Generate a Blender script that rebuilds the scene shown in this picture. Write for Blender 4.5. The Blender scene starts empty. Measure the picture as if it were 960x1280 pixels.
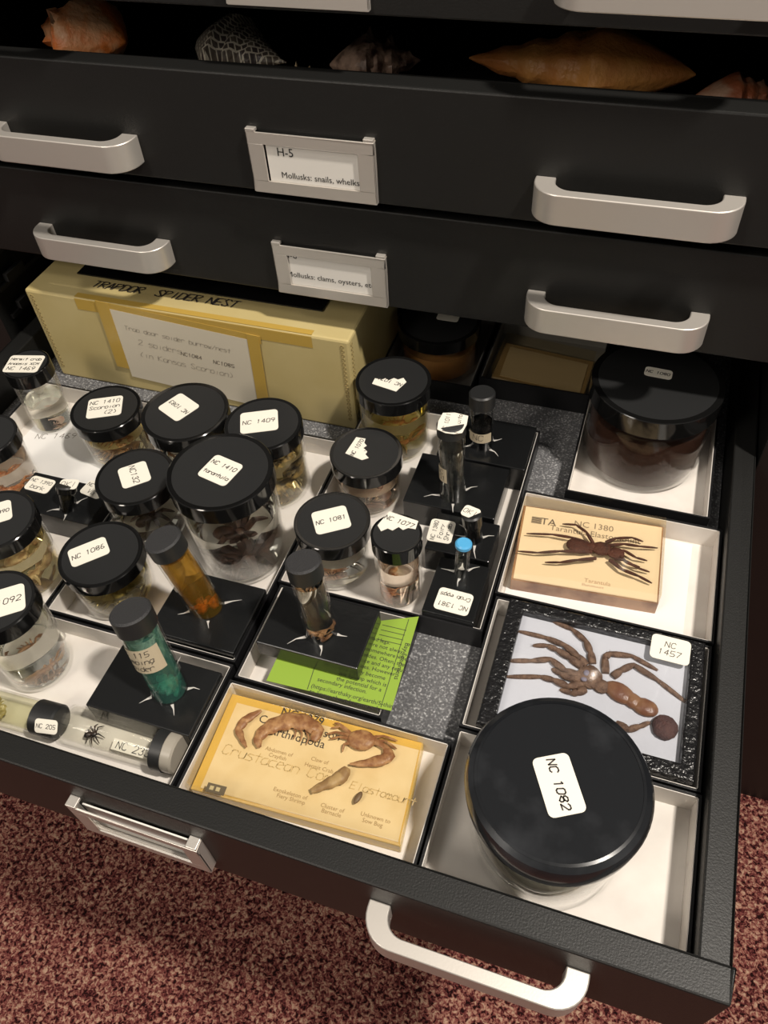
import bpy, bmesh, math, random
from mathutils import Vector, Matrix
random.seed(7)
C = bpy.context.scene.collection
PI = math.pi

# ------------------------------------------------------------------ camera
CAM = Vector((0, 0, .45)); FPX = 997.6
RT = Vector((.94783586, .31398336, -.05496942))
DN = Vector((.20431528, -.73079913, -.65129709))
FW = Vector((-.24466805, .60609164, -.75682922))
cd = bpy.data.cameras.new('camera'); cam = bpy.data.objects.new('camera', cd); C.objects.link(cam)
cam.matrix_world = Matrix(((RT.x, -DN.x, -FW.x, CAM.x), (RT.y, -DN.y, -FW.y, CAM.y), (RT.z, -DN.z, -FW.z, CAM.z), (0, 0, 0, 1)))
cd.sensor_fit = 'VERTICAL'; cd.sensor_height = 36; cd.lens = FPX / 1280 * 36; cd.clip_start = .01
sc = bpy.context.scene; sc.camera = cam
# ------------------------------------------------------------------ light, sky, exposure
w = bpy.data.worlds.new('world'); sc.world = w; w.use_nodes = True
w.node_tree.nodes['Background'].inputs[0].default_value = (1, .93, .84, 1)
w.node_tree.nodes['Background'].inputs[1].default_value = .19
def area(name, loc, target, size, power, col):
    l = bpy.data.lights.new(name, 'AREA'); l.shape = 'RECTANGLE'; l.size, l.size_y = size; l.energy = power; l.color = col
    o = bpy.data.objects.new(name, l); C.objects.link(o); o.location = loc
    o.rotation_euler = (Vector(target) - Vector(loc)).to_track_quat('-Z', 'Y').to_euler(); return o
area('ceiling_light', (.72, .125, 1.70), (0, .3, 0), (.10, .12), 40, (1, .92, .82))
area('ceiling_light', (-.75, -.35, 1.85), (-.2, .3, 0), (.5, .3), 5, (1, .93, .84))
area('ceiling_light', (-1.0, -1.2, 1.5), (-.2, .47, .0), (.3, .6), 14, (1, .90, .78))
sc.view_settings.view_transform = 'Standard'; sc.view_settings.look = 'None'
sc.view_settings.exposure = 0; sc.view_settings.gamma = 1; sc.view_settings.use_curve_mapping = False
sc.cycles.transparent_max_bounces = 40; sc.cycles.max_bounces = 10; sc.cycles.use_denoising = True

def ray(x, y): return RT * ((x - 480) / FPX) + DN * ((y - 640) / FPX) + FW
def at(x, y, z):                       # point of the level plane z that the photo shows at pixel x, y
    d = ray(x, y); return CAM + d * ((z - CAM.z) / d.z)
def atY(x, y, Y):
    d = ray(x, y); return CAM + d * ((Y - CAM.y) / d.y)

# ------------------------------------------------------------------ materials
MATS = {}
def mat(name, col, rough=.5, metal=0, noise=None, bump=None, spec=.5, coat=0):
    if name in MATS: return MATS[name]
    m = bpy.data.materials.new(name); m.use_nodes = True; nt = m.node_tree; b = nt.nodes['Principled BSDF']
    b.inputs['Base Color'].default_value = (*col, 1); b.inputs['Roughness'].default_value = rough
    b.inputs['Metallic'].default_value = metal; b.inputs['Specular IOR Level'].default_value = spec
    if coat: b.inputs['Coat Weight'].default_value = coat; b.inputs['Coat Roughness'].default_value = .08
    tc = nt.nodes.new('ShaderNodeTexCoord')
    if noise:                          # (scale, colour2, lo, hi)
        n = nt.nodes.new('ShaderNodeTexNoise'); n.inputs['Scale'].default_value = noise[0]; n.inputs['Detail'].default_value = 4
        r = nt.nodes.new('ShaderNodeValToRGB'); r.color_ramp.elements[0].position = noise[2]; r.color_ramp.elements[1].position = noise[3]
        r.color_ramp.elements[0].color = (*col, 1); r.color_ramp.elements[1].color = (*noise[1], 1)
        nt.links.new(tc.outputs['Object'], n.inputs['Vector']); nt.links.new(n.outputs['Fac'], r.inputs[0]); nt.links.new(r.outputs[0], b.inputs['Base Color'])
    if bump:                           # (scale, strength, distance)
        n = nt.nodes.new('ShaderNodeTexNoise'); n.inputs['Scale'].default_value = bump[0]; n.inputs['Detail'].default_value = 3
        k = nt.nodes.new('ShaderNodeBump'); k.inputs['Strength'].default_value = bump[1]; k.inputs['Distance'].default_value = bump[2]
        nt.links.new(tc.outputs['Object'], n.inputs['Vector']); nt.links.new(n.outputs['Fac'], k.inputs['Height']); nt.links.new(k.outputs[0], b.inputs['Normal'])
    MATS[name] = m; return m
def clear(name, tint=(.97, .97, .96), edge=.75, base=.035, diff=None):
    """thin glass, acrylic or liquid: transparent with a tint, mirror-like towards grazing angles, optionally a little cloudy"""
    if name in MATS: return MATS[name]
    m = bpy.data.materials.new(name); m.use_nodes = True; nt = m.node_tree; nt.nodes.clear()
    o = nt.nodes.new('ShaderNodeOutputMaterial'); t = nt.nodes.new('ShaderNodeBsdfTransparent'); g = nt.nodes.new('ShaderNodeBsdfGlossy')
    t.inputs[0].default_value = (*tint, 1); g.inputs['Roughness'].default_value = .04; g.inputs[0].default_value = (1, 1, 1, 1)
    lw = nt.nodes.new('ShaderNodeLayerWeight'); lw.inputs[0].default_value = .5
    p = nt.nodes.new('ShaderNodeMath'); p.operation = 'POWER'; p.inputs[1].default_value = 4
    q = nt.nodes.new('ShaderNodeMath'); q.operation = 'MULTIPLY_ADD'; q.inputs[1].default_value = edge; q.inputs[2].default_value = base
    x = nt.nodes.new('ShaderNodeMixShader'); src = t
    nt.links.new(lw.outputs['Facing'], p.inputs[0]); nt.links.new(p.outputs[0], q.inputs[0]); nt.links.new(q.outputs[0], x.inputs[0])
    if diff:
        d = nt.nodes.new('ShaderNodeBsdfDiffuse'); d.inputs[0].default_value = (*diff[0], 1)
        y = nt.nodes.new('ShaderNodeMixShader'); y.inputs[0].default_value = diff[1]
        nt.links.new(t.outputs[0], y.inputs[1]); nt.links.new(d.outputs[0], y.inputs[2]); src = y
    nt.links.new(src.outputs[0], x.inputs[1]); nt.links.new(g.outputs[0], x.inputs[2]); nt.links.new(x.outputs[0], o.inputs[0])
    MATS[name] = m; return m

enamel = mat('black_enamel', (.0095, .0095, .009), .45, spec=.4, bump=(900, .25, .0006))
inner_black = mat('inner_black', (.008, .008, .008), .6)
steel = mat('satin_nickel', (.66, .62, .57), .38, .6, bump=(700, .06, .0003))
tray_black = mat('tray_black', (.010, .010, .011), .35, bump=(1500, .3, .0004))
tray_white = mat('tray_white', (.74, .70, .65), .55, noise=(60, (.68, .63, .58), .35, .75))
lid_top = mat('lid_plastic', (.016, .0165, .017), .42)
lid_side = mat('lid_gloss', (.006, .006, .006), .10)
lid_worn = mat('lid_worn_gloss', (.010, .011, .013), .16, noise=(28, (.028, .030, .034), .52, .72))
cap_rough = mat('cap_grained', (.030, .030, .032), .55, bump=(1200, .8, .0008))
paper = mat('label_paper', (.84, .80, .70), .6)
paper_white = mat('paper_white', (.80, .77, .72), .6)
ink = mat('pencil_ink', (.035, .03, .03), .6)
ink_pale = mat('pencil_faint', (.42, .37, .30), .7)
ink_mid = mat('print_grey', (.14, .11, .09), .7)
board = mat('box_kraft', (.56, .46, .22), .5, noise=(14, (.50, .40, .17), .35, .7), bump=(500, .15, .0004))
tape = mat('box_tape', (.50, .33, .07), .3)
stand_black = mat('stand_black', (.008, .0085, .009), .22, bump=(160, .15, .0008))
glass = clear('jar_glass', (.985, .985, .98), .8, .012)
acrylic = clear('acrylic', (.985, .95, .86), .5, .04)

# ------------------------------------------------------------------ mesh builder
class MB:
    def __init__(s): s.v = []; s.f = []; s.m = []
    def quad(s, pts, mi=0):
        n = len(s.v); s.v += [tuple(p) for p in pts]; s.f.append(list(range(n, n + len(pts)))); s.m.append(mi)
    def box(s, a, b, mi=0, M=None):
        (x0, y0, z0), (x1, y1, z1) = a, b
        P = [Vector(p) for p in ((x0, y0, z0), (x1, y0, z0), (x1, y1, z0), (x0, y1, z0), (x0, y0, z1), (x1, y0, z1), (x1, y1, z1), (x0, y1, z1))]
        if M: P = [M @ p for p in P]
        n = len(s.v); s.v += [tuple(p) for p in P]
        for q in ((3, 2, 1, 0), (4, 5, 6, 7), (0, 1, 5, 4), (1, 2, 6, 5), (2, 3, 7, 6), (3, 0, 4, 7)):
            s.f.append([n + i for i in q]); s.m.append(mi)
        return s
    def prism(s, poly, z0, z1, mi=0, M=None, mi_top=None):
        P = [Vector((x, y, z0)) for x, y in poly] + [Vector((x, y, z1)) for x, y in poly]
        if M: P = [M @ p for p in P]
        n = len(s.v); k = len(poly); s.v += [tuple(p) for p in P]
        s.f.append([n + i for i in range(k)][::-1]); s.m.append(mi)
        s.f.append([n + k + i for i in range(k)]); s.m.append(mi if mi_top is None else mi_top)
        for i in range(k):
            j = (i + 1) % k; s.f.append([n + i, n + j, n + k + j, n + k + i]); s.m.append(mi)
        return s
    def lathe(s, prof, mi=0, M=None, segs=48, mis=None):      # prof [(r, z)], closed by its own points
        n = len(s.v); k = len(prof)
        for r, z in prof:
            for i in range(segs):
                a = 2 * PI * i / segs; p = Vector((r * math.cos(a), r * math.sin(a), z)); s.v.append(tuple(M @ p if M else p))
        for j in range(k - 1):
            for i in range(segs):
                i2 = (i + 1) % segs
                s.f.append([n + j * segs + i, n + j * segs + i2, n + (j + 1) * segs + i2, n + (j + 1) * segs + i]); s.m.append(mis[j] if mis else mi)
        return s
    def tube(s, pts, rad, mi=0, segs=8, flat=1.0):
        pts = [Vector(p) for p in pts]
        if not isinstance(rad, (list, tuple)): rad = [rad] * len(pts)
        n0 = len(s.v); up = Vector((.13, .21, .97))
        for i, p in enumerate(pts):
            t = (pts[min(i + 1, len(pts) - 1)] - pts[max(i - 1, 0)])
            t = t.normalized() if t.length > 1e-9 else Vector((1, 0, 0))
            a = t.cross(up); a = a.normalized() if a.length > 1e-4 else Vector((1, 0, 0)); b = a.cross(t)
            for k in range(segs):
                q = 2 * PI * k / segs; s.v.append(tuple(p + a * (rad[i] * math.cos(q)) + b * (rad[i] * flat * math.sin(q))))
        for i in range(len(pts) - 1):
            for k in range(segs):
                k2 = (k + 1) % segs; s.f.append([n0 + i * segs + k, n0 + (i + 1) * segs + k, n0 + (i + 1) * segs + k2, n0 + i * segs + k2]); s.m.append(mi)
        s.f.append([n0 + k for k in range(segs)]); s.m.append(mi)
        e = n0 + (len(pts) - 1) * segs; s.f.append([e + k for k in range(segs)][::-1]); s.m.append(mi)
        return s
    def ball(s, c, r, mi=0, M=None, nu=16, nv=10, amp=0, seed=0):
        rnd = random.Random(seed); n = len(s.v); c = Vector(c)
        if not isinstance(r, (list, tuple)): r = (r, r, r)
        R = M.to_3x3() if M else Matrix.Identity(3)
        for j in range(nv + 1):
            th = PI * j / nv
            for i in range(nu):
                ph = 2 * PI * i / nu; k = 1 + (amp * (rnd.random() - .5) if 0 < j < nv else 0)
                s.v.append(tuple(c + R @ Vector((r[0] * math.sin(th) * math.cos(ph) * k, r[1] * math.sin(th) * math.sin(ph) * k, r[2] * math.cos(th) * k))))
        for j in range(nv):
            for i in range(nu):
                i2 = (i + 1) % nu; s.f.append([n + j * nu + i, n + (j + 1) * nu + i, n + (j + 1) * nu + i2, n + j * nu + i2]); s.m.append(mi)
        return s
    def build(s, name, mats, parent=None, smooth=False, bevel=0, sub=0):
        me = bpy.data.meshes.new(name); me.from_pydata(s.v, [], s.f)
        if not isinstance(mats, (list, tuple)): mats = [mats]
        for m in mats: me.materials.append(m)
        for p, k in zip(me.polygons, s.m): p.material_index = k
        bm = bmesh.new(); bm.from_mesh(me); bmesh.ops.remove_doubles(bm, verts=bm.verts, dist=1e-6); bmesh.ops.recalc_face_normals(bm, faces=bm.faces)
        bm.to_mesh(me); bm.free()
        if smooth:
            for p in me.polygons: p.use_smooth = True
        o = bpy.data.objects.new(name, me); C.objects.link(o)
        if bevel:
            b = o.modifiers.new('bevel', 'BEVEL'); b.width = bevel; b.segments = 2; b.limit_method = 'ANGLE'; b.angle_limit = math.radians(40)
        if sub:
            b = o.modifiers.new('sub', 'SUBSURF'); b.levels = sub; b.render_levels = sub
        if smooth and not sub:
            me.set_sharp_from_angle(angle=math.radians(42))
        if parent:
            o.parent = parent; o.matrix_parent_inverse = Matrix.Translation(-Vector(parent.location)) if parent.type == 'EMPTY' else parent.matrix_parent_inverse.copy()
            if parent.type != 'EMPTY': o.matrix_parent_inverse = Matrix.Identity(4) if parent.parent is None else Matrix.Identity(4)
        return o
# parts are modelled in world coordinates: an Empty sits at its thing's base and its children cancel that offset;
# meshes at level two keep the same world coordinates through their parent's matrix
def tag(o, label=None, cat=None, group=None, kind=None):
    for k, v in (('label', label), ('category', cat), ('group', group), ('kind', kind)):
        if v: o[k] = v
    return o
def empty(name, loc, label, cat, group=None):
    o = bpy.data.objects.new(name, None); C.objects.link(o); o.location = loc; o.empty_display_size = .01
    return tag(o, label, cat, group)

def rrect(w, h, r, n=4):
    out = []
    for cx, cy, a0 in ((w / 2 - r, h / 2 - r, 0), (-w / 2 + r, h / 2 - r, 90), (-w / 2 + r, -h / 2 + r, 180), (w / 2 - r, -h / 2 + r, 270)):
        for i in range(n + 1):
            a = math.radians(a0 + 90 * i / n); out.append((cx + r * math.cos(a), cy + r * math.sin(a)))
    return out
def frame2(o, ux, n=(0, 0, 1)):         # matrix with local x along ux, local z along n
    n = Vector(n).normalized(); ux = Vector(ux); ux = (ux - n * ux.dot(n)).normalized(); uy = n.cross(ux)
    return Matrix(((ux.x, uy.x, n.x, o[0]), (ux.y, uy.y, n.y, o[1]), (ux.z, uy.z, n.z, o[2]), (0, 0, 0, 1)))

# ------------------------------------------------------------------ writing
STROKES = {'A': '002640 1232', 'B': '0006263534130333 1333423200' , 'C': '4536160501103041', 'D': '000626454120 2000', 'E': '46060040 0333', 'F': '460600 0333', 'G': '453616050110304143 2343', 'H': '0006 4046 0343',
 'I': '2026', 'K': '0006 4603 0340', 'L': '060040', 'M': '0006234640', 'N': '00064046', 'O': '100105163645413010', 'P': '000636453413 1303', 'R': '000636453403 1340', 'S': '4536160514324130100 1'.replace(' ', ''),
 'T': '0646 2620', 'U': '0601103041 4146', 'V': '062046', 'W': '0610243046', 'X': '0046 0640', 'Y': '062346 2320', 'Z': '06460040',
 '0': '100105163645413010', '1': '1526 2620', '2': '05163645440040', '3': '051636453423 233442413010 01'.replace(' 01', '01'), '4': '30360242', '5': '4606031333424130 3000', '6': '3616020110304132231303', '7': '064610',
 '8': '1304051636453413021130 3041423313', '9': '433313040516364520',
 'a': '3414030110304144 4140', 'b': '0600 0314344341301001', 'c': '44140301103040', 'd': '4640 4334140301103041', 'e': '0243341403011030', 'f': '4536251 0 0343'.replace('251 0', '2510'), 'g': '4334140301103041 443018', 'h': '0600 0314344340',
 'i': '2420', 'k': '0600 4401 1240', 'l': '2620', 'm': '0004 0314232010 2334433040', 'n': '0004 0314344340', 'o': '100103143443413010', 'p': '0400 0314344341301001', 'r': '0004 03143443', 's': '44140332413000',
 't': '2620 0444', 'u': '040110304144 4440', 'v': '042044', 'w': '0410233044', 'x': '0044 0440', 'y': '0422 4400', '/': '0046', '-': '0343', '(': '361311 30'.replace(' ', ''), ')': '16333110', ',': '2110', '.': '2021', '?': '0516364523 2221', 'H': '0006 4046 0343'}
def hand(mb, text, M, size, wd, mi=1, jit=.16, seed=1, slant=.15, adv=5.6):
    """pen writing: each letter a few ribbons lying in the local plane z=0 of M; M at the start of the base line"""
    rnd = random.Random(seed + len(text)); u = size / 6; x = 0; h = wd / 2
    for ch in text:
        if ch != ' ':
            for st in STROKES.get(ch, '').split():
                pts = []
                for i in range(0, len(st) - 1, 2):
                    a, b = int(st[i]), int(st[i + 1]) if st[i + 1] != '8' else -2
                    pts.append(Vector(((x + a + b * slant + rnd.uniform(-jit, jit)) * u, (b + rnd.uniform(-jit, jit)) * u, 0)))
                for a, b in zip(pts, pts[1:]):
                    d = b - a
                    if d.length < 1e-7: continue
                    d.normalize(); n = Vector((-d.y, d.x, 0)) * h; e = d * h * .6
                    mb.quad([M @ (a - e - n), M @ (b + e - n), M @ (b + e + n), M @ (a - e + n)], mi)
        x += adv if ch.isupper() or ch.isdigit() else adv * .88
    return x * u
def hand_w(text, size, adv=5.6): return sum(adv if c.isupper() or c.isdigit() else adv * .88 for c in text) * size / 6
def printed(mb, text, M, size, mi=1, spacing=1.0, align='LEFT', bold=0):
    cu = bpy.data.curves.new('t', 'FONT'); cu.body = text; cu.size = size; cu.align_x = align; cu.space_character = spacing; cu.resolution_u = 2; cu.offset = bold
    o = bpy.data.objects.new('t', cu); C.objects.link(o); dg = bpy.context.evaluated_depsgraph_get()
    me = o.evaluated_get(dg).to_mesh(); n = len(mb.v)
    mb.v += [tuple(M @ v.co) for v in me.vertices]
    for p in me.polygons: mb.f.append([n + i for i in p.vertices]); mb.m.append(mi)
    o.evaluated_get(dg).to_mesh_clear(); bpy.data.objects.remove(o); bpy.data.curves.remove(cu)
def sticker(parent, center, ux, w_, h_, lines, n=(0, 0, 1), size=None, poly=None, thick=.0003, pm=None, im=None, seed=1, name='label', wd=.00045, label=None, rad=.003):
    """a paper label with hand-written lines"""
    M = frame2(center, ux, n); mb = MB()
    mb.prism(poly or rrect(w_, h_, min(rad, w_ / 4, h_ / 4)), 0, thick, 0, M)
    k = len(lines)
    if k:
        s = size or min(h_ / (k * 1.9), .006)
        for i, t in enumerate(lines):
            ww = hand_w(t, s); s2 = s if ww < w_ * .88 else s * w_ * .88 / ww; ww = hand_w(t, s2)
            y = (k - 1) / 2 * s * 1.55 - i * s * 1.55 - s2 / 2
            hand(mb, t, M @ Matrix.Translation((-ww / 2, y, thick + .00008)), s2, wd, 1, seed=seed + i)
    o = mb.build(name, [pm or paper, im or ink], parent)
    if label: o['label'] = label
    return o

# ------------------------------------------------------------------ the room
def carpet():
    m = bpy.data.materials.new('carpet'); m.use_nodes = True; nt = m.node_tree; b = nt.nodes['Principled BSDF']; b.inputs['Roughness'].default_value = .95; b.inputs['Specular IOR Level'].default_value = .1
    tc = nt.nodes.new('ShaderNodeTexCoord'); mp = nt.nodes.new('ShaderNodeMapping'); mp.inputs['Scale'].default_value = (1, 1, 1)
    n = nt.nodes.new('ShaderNodeTexNoise'); n.inputs['Scale'].default_value = 240; n.inputs['Detail'].default_value = 2; n.inputs['Roughness'].default_value = .6; n.inputs['Distortion'].default_value = .6
    r = nt.nodes.new('ShaderNodeValToRGB'); e = r.color_ramp.elements
    e[0].position = .36; e[0].color = (.020, .006, .006, 1); e[1].position = .68; e[1].color = (.62, .40, .28, 1)
    for p, c in ((.42, (.11, .024, .024, 1)), (.50, (.25, .075, .065, 1)), (.57, (.42, .19, .14, 1))):
        q = e.new(p); q.color = c
    n2 = nt.nodes.new('ShaderNodeTexNoise'); n2.inputs['Scale'].default_value = 9; mx = nt.nodes.new('ShaderNodeMixRGB'); mx.blend_type = 'MULTIPLY'; mx.inputs[0].default_value = .35
    v = nt.nodes.new('ShaderNodeTexVoronoi'); v.inputs['Scale'].default_value = 210; k = nt.nodes.new('ShaderNodeBump'); k.inputs['Strength'].default_value = 1; k.inputs['Distance'].default_value = .004
    L = nt.links.new
    L(tc.outputs['Object'], mp.inputs[0])
    for q in (n, n2, v): L(mp.outputs[0], q.inputs['Vector'])
    L(n.outputs['Fac'], r.inputs[0]); L(r.outputs[0], mx.inputs[1]); L(n2.outputs['Fac'], mx.inputs[2]); L(mx.outputs[0], b.inputs['Base Color'])
    L(n.outputs['Fac'], k.inputs['Height']); L(k.outputs[0], b.inputs['Normal'])
    return m
FLOOR = -.56
f = MB(); f.box((-2.2, -1.6, FLOOR - .02), (1.8, 1.3, FLOOR)); tag(f.build('floor', carpet()), kind='structure')

# ------------------------------------------------------------------ the cabinet and its drawers
CX = -.222; XL, XR = -.556, .112
cab = empty('specimen_cabinet', (CX, .50, FLOOR), 'tall black metal drawer cabinet with one drawer pulled open over the carpet', 'cabinet')
b = MB(); b.box((XR + .002, .488, FLOOR), (.60, 1.1, .5)); b.box((XL - .06, .488, FLOOR), (XL - .022, 1.1, .5)); b.box((XL - .06, 1.08, FLOOR), (.6, 1.1, .5))
b.box((XL - .06, .488, .46), (.6, 1.1, .5)); b.box((XL - .022, .488, FLOOR), (XR + .002, 1.08, FLOOR + .05))
b.build('body', enamel, cab, bevel=.001)
for z in (-.25, -.165):                                              # slotted rails inside the open bay and drawer fronts below it
    pass
rl = MB()
for k in range(7):
    z = -.12 + k * .03
    rl.box((XL - .022, .50, z), (XL - .019, 1.0, z + .004))
    for j in range(6): rl.box((XL - .019, .51 + j * .05, z + .006), (XL - .014, .535 + j * .05, z + .014))
rl.build('slotted_rail', mat('rail_black', (.03, .03, .03), .35), cab)

def handle(parent, cx, Y, z0, z1, prot=.022, th=.0075, wid=.122, rr=.013):
    """U-shaped strap handle standing out of the plane Y"""
    out = []; inn = []
    x0, x1, yf = cx - wid / 2, cx + wid / 2, Y - prot
    def arc(c, r, a0, a1, n=8): return [(c[0] + r * math.cos(math.radians(a0 + (a1 - a0) * i / n)), c[1] + r * math.sin(math.radians(a0 + (a1 - a0) * i / n))) for i in range(n + 1)]
    ro = rr + th * .6
    outer = [(x0, Y)] + arc((x0 + ro, yf + ro), ro, 180, 270) + arc((x1 - ro, yf + ro), ro, 270, 360) + [(x1, Y)]
    ri = rr - .002
    px = .0125
    inner = [(x1 - px, Y)] + arc((x1 - px - ri, yf + th + ri), ri, 0, -90) + arc((x0 + px + ri, yf + th + ri), ri, 270, 180) + [(x0 + px, Y)]
    mb = MB(); n = len(outer)
    P = outer + inner
    # split the U into quads between the outer and inner line (same number of points)
    m = len(inner); ii = inner[::-1]
    v0 = len(mb.v); mb.v += [(x, y, z0) for x, y in outer] + [(x, y, z0) for x, y in ii] + [(x, y, z1) for x, y in outer] + [(x, y, z1) for x, y in ii]
    for i in range(n - 1):
        a, b_, c, d = i, i + 1, n + i + 1, n + i
        mb.f.append([a, b_, c, d]); mb.f.append([2 * n + a, 2 * n + d, 2 * n + c, 2 * n + b_])
        mb.f.append([a, 2 * n + a, 2 * n + b_, b_]); mb.f.append([d, c, 2 * n + c, 2 * n + d]); mb.m += [0] * 4
    mb.f.append([0, n, 3 * n, 2 * n]); mb.f.append([n - 1, 3 * n - 1, 4 * n - 1, 2 * n - 1]); mb.m += [0, 0]
    o = mb.build('handle', steel, parent, smooth=True, bevel=.0007); return o
def holder(parent, cx, Y, zt, card_shift, lines, prot=.004, h=.0405, wid=.0895):
    x0, x1, z1, z0 = cx - wid / 2, cx + wid / 2, zt, zt - h
    mb = MB(); bw = .0115; bt = .0075
    for a, c in (((x0, z0), (x1, z0 + bt)), ((x0, z1 - bt), (x1, z1)), ((x0, z0 + bt), (x0 + bw, z1 - bt)), ((x1 - bw, z0 + bt), (x1, z1 - bt))):
        mb.box((a[0], Y - prot, a[1]), (c[0], Y - prot + .0015, c[1]))
    for xa in (x0, x1 - .007): mb.box((xa, Y - prot, z1), (xa + .007, Y, z1 + .0022))
    mb.box((x0, Y - prot, z0 - .001), (x1, Y, z0)); mb.box((x0, Y - prot, z0), (x0 + .001, Y, z1)); mb.box((x1 - .001, Y - prot, z0), (x1, Y, z1))
    mb.build('label_holder', steel, parent, bevel=.0004)
    cb = MB(); ca, cb2 = x0 + bw - .004 + card_shift, x1 - bw + .004 + card_shift
    ca = max(ca, x0 + .002); cb2 = min(cb2, x1 - .002)
    cb.box((ca, Y - .0022, z0 + .003), (cb2, Y - .0012, z1 - .003))
    for t, tx, tz, s in lines:
        M = frame2((x0 + tx, Y - .0024, z1 - tz), (1, 0, 0), (0, -1, 0)); printed(cb, t, M, s, 1, bold=0)
    cb.build('label_card', [paper_white, mat('print_black', (.01, .01, .01), .6)], parent)
def drawer_body(Y, zt, zb, depth, foam_z, rim=.0165):
    mb = MB()
    mb.box((XL, Y, zb), (XR, Y + rim, zt))                                   # front panel
    mb.box((XL, Y + rim, zb + .004), (XL + .0165, Y + depth, zt)); mb.box((XR - .0165, Y + rim, zb + .004), (XR, Y + depth, zt))
    mb.box((XL, Y + depth - .01, zb + .004), (XR, Y + depth, zt)); mb.box((XL + .0165, Y + rim, zb + .004), (XR - .0165, Y + depth - .01, foam_z - .003))
    return mb
def drawer(Y, zt, zb, depth, foam_z, label, hz, hxl, hxr, lz, lines, shift, prot_l=.004, left=True):
    d = drawer_body(Y, zt, zb, depth, foam_z).build('drawer', enamel, cab, bevel=.0012); d['label'] = label
    if left: handle(d, hxl, Y, hz[0], hz[1])
    handle(d, hxr, Y, hz[0], hz[1])
    holder(d, CX, Y, lz, shift, lines, prot_l)
    return d
def foam_mat():
    m = mat('foam_speckled', (.075, .076, .08), .8, bump=(400, .5, .001)); nt = m.node_tree; b = nt.nodes['Principled BSDF']
    tc = nt.nodes.new('ShaderNodeTexCoord'); v = nt.nodes.new('ShaderNodeTexNoise'); v.inputs['Scale'].default_value = 620; v.inputs['Detail'].default_value = 1
    r = nt.nodes.new('ShaderNodeValToRGB'); e = r.color_ramp.elements; e[0].position = .40; e[0].color = (.10, .10, .105, 1); e[1].position = .78; e[1].color = (.50, .50, .50, 1)
    q = e.new(.58); q.color = (.16, .16, .165, 1)
    nt.links.new(tc.outputs['Object'], v.inputs['Vector']); nt.links.new(v.outputs['Fac'], r.inputs[0]); nt.links.new(r.outputs[0], b.inputs['Base Color']); return m
foam = foam_mat()
HL, HR = -.4185, -.012
# the open drawer
d7 = drawer(.110, 0, -.083, .62, -.035, 'drawer pulled out over the carpet, its front showing only a steel holder and handle', (-.047, -.027), -.43, -.0115, -.025, [], 0, prot_l=.007, left=False)
f = MB(); f.box((XL + .0166, .1266, -.038), (XR - .0166, .719, -.035)); f.build('foam_liner', foam, d7)
# H-6, H-5, H-4
d6 = drawer(.485, .1685, .0905, .60, .13, 'closed drawer marked as clams and oysters', (.1035, .1230), HL, HR, .1335,
            [('H-6', .0075, .0105, .0075), ('Mollusks: clams, oysters, etc', .0085, .0265, .0062)], -.003)
d5 = drawer(.477, .2545, .178, .60, .208, 'slightly pulled drawer marked as snails and whelks', (.1895, .2090), -.415, -.0125, .2205,
            [('H-5', .020, .0150, .0080), ('Mollusks: snails, whelks', .021, .0300, .0060)], .005)
d4 = drawer(.484, .372, .289, .60, .32, 'drawer at the top edge of the photo', (.3030, .3225), -.42, HR, .3335, [], 0)
for dd, z, Y in ((d6, .13, .485), (d5, .208, .477)):
    f = MB(); f.box((XL + .0166, Y + .0166, z - .003), (XR - .0166, Y + .589, z)); f.build('foam_liner', inner_black, dd)

# ------------------------------------------------------------------ trays
TF = -.033
def tray(x0, x1, y0, y1, label, h=.0215, liner=None, z0=-.035, group=None):
    t = .0014; zt = z0 + h; mb = MB()
    mb.box((x0, y0, z0), (x1, y1, z0 + .0012), 0)
    for a, c in (((x0, y0), (x1, y0 + t)), ((x0, y1 - t), (x1, y1)), ((x0, y0 + t), (x0 + t, y1 - t)), ((x1 - t, y0 + t), (x1, y1 - t))):
        mb.box((a[0], a[1], z0 + .0012), (c[0], c[1], zt), 0)
    i = t + .0002; k = .0005
    mb.box((x0 + i, y0 + i, z0 + .0013), (x1 - i, y1 - i, z0 + .002), 1)
    for a, c in (((x0 + i, y0 + i), (x1 - i, y0 + i + k)), ((x0 + i, y1 - i - k), (x1 - i, y1 - i)), ((x0 + i, y0 + i), (x0 + i + k, y1 - i)), ((x1 - i - k, y0 + i), (x1 - i, y1 - i))):
        mb.box((a[0], a[1], z0 + .002), (c[0], c[1], zt - .0006), 1)
    o = mb.build('specimen_tray', [tray_black, liner or tray_white]); o.location = (0, 0, 0)
    return tag(o, label, 'tray', group)
G = .0007
tray(-.0500, .0945, .1285, .2165, 'white-lined black tray in the front right corner under the largest jar')
tray(-.0500, .0935, .2180, .3190, 'tray at the right side holding the framed dry tarantula')
tray(-.0515, .0945, .3215, .4220, 'white-lined tray at the right side under the clear tarantula block')
tray(-.0215, .0850, .4300, .5550, 'white-lined tray under the big brown jar at the right rear')
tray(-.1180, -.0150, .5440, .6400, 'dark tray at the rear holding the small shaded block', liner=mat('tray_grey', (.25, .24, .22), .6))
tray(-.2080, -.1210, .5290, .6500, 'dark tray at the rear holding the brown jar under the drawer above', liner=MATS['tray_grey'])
tray(-.2020, -.0515, .1285, .2060, 'white-lined tray at the drawer front holding the yellowish crustacean block')
tray(-.2000, -.0980, .2085, .2860, 'tray covered by the bright green printed card')
tray(-.2030, -.0525, .2880, .4900, 'large white tray beside the bare foam with four jars and black stands')
tray(-.3550, -.2045, .2185, .4360, 'large white tray in the middle crowded with jars and the amber vial')
tray(-.4100, -.2045, .1285, .2165, 'white tray at the drawer front left with lying tubes and green vial')
tray(-.5080, -.3565, .2185, .4380, 'white tray at the far left with the small upright jar')

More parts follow.
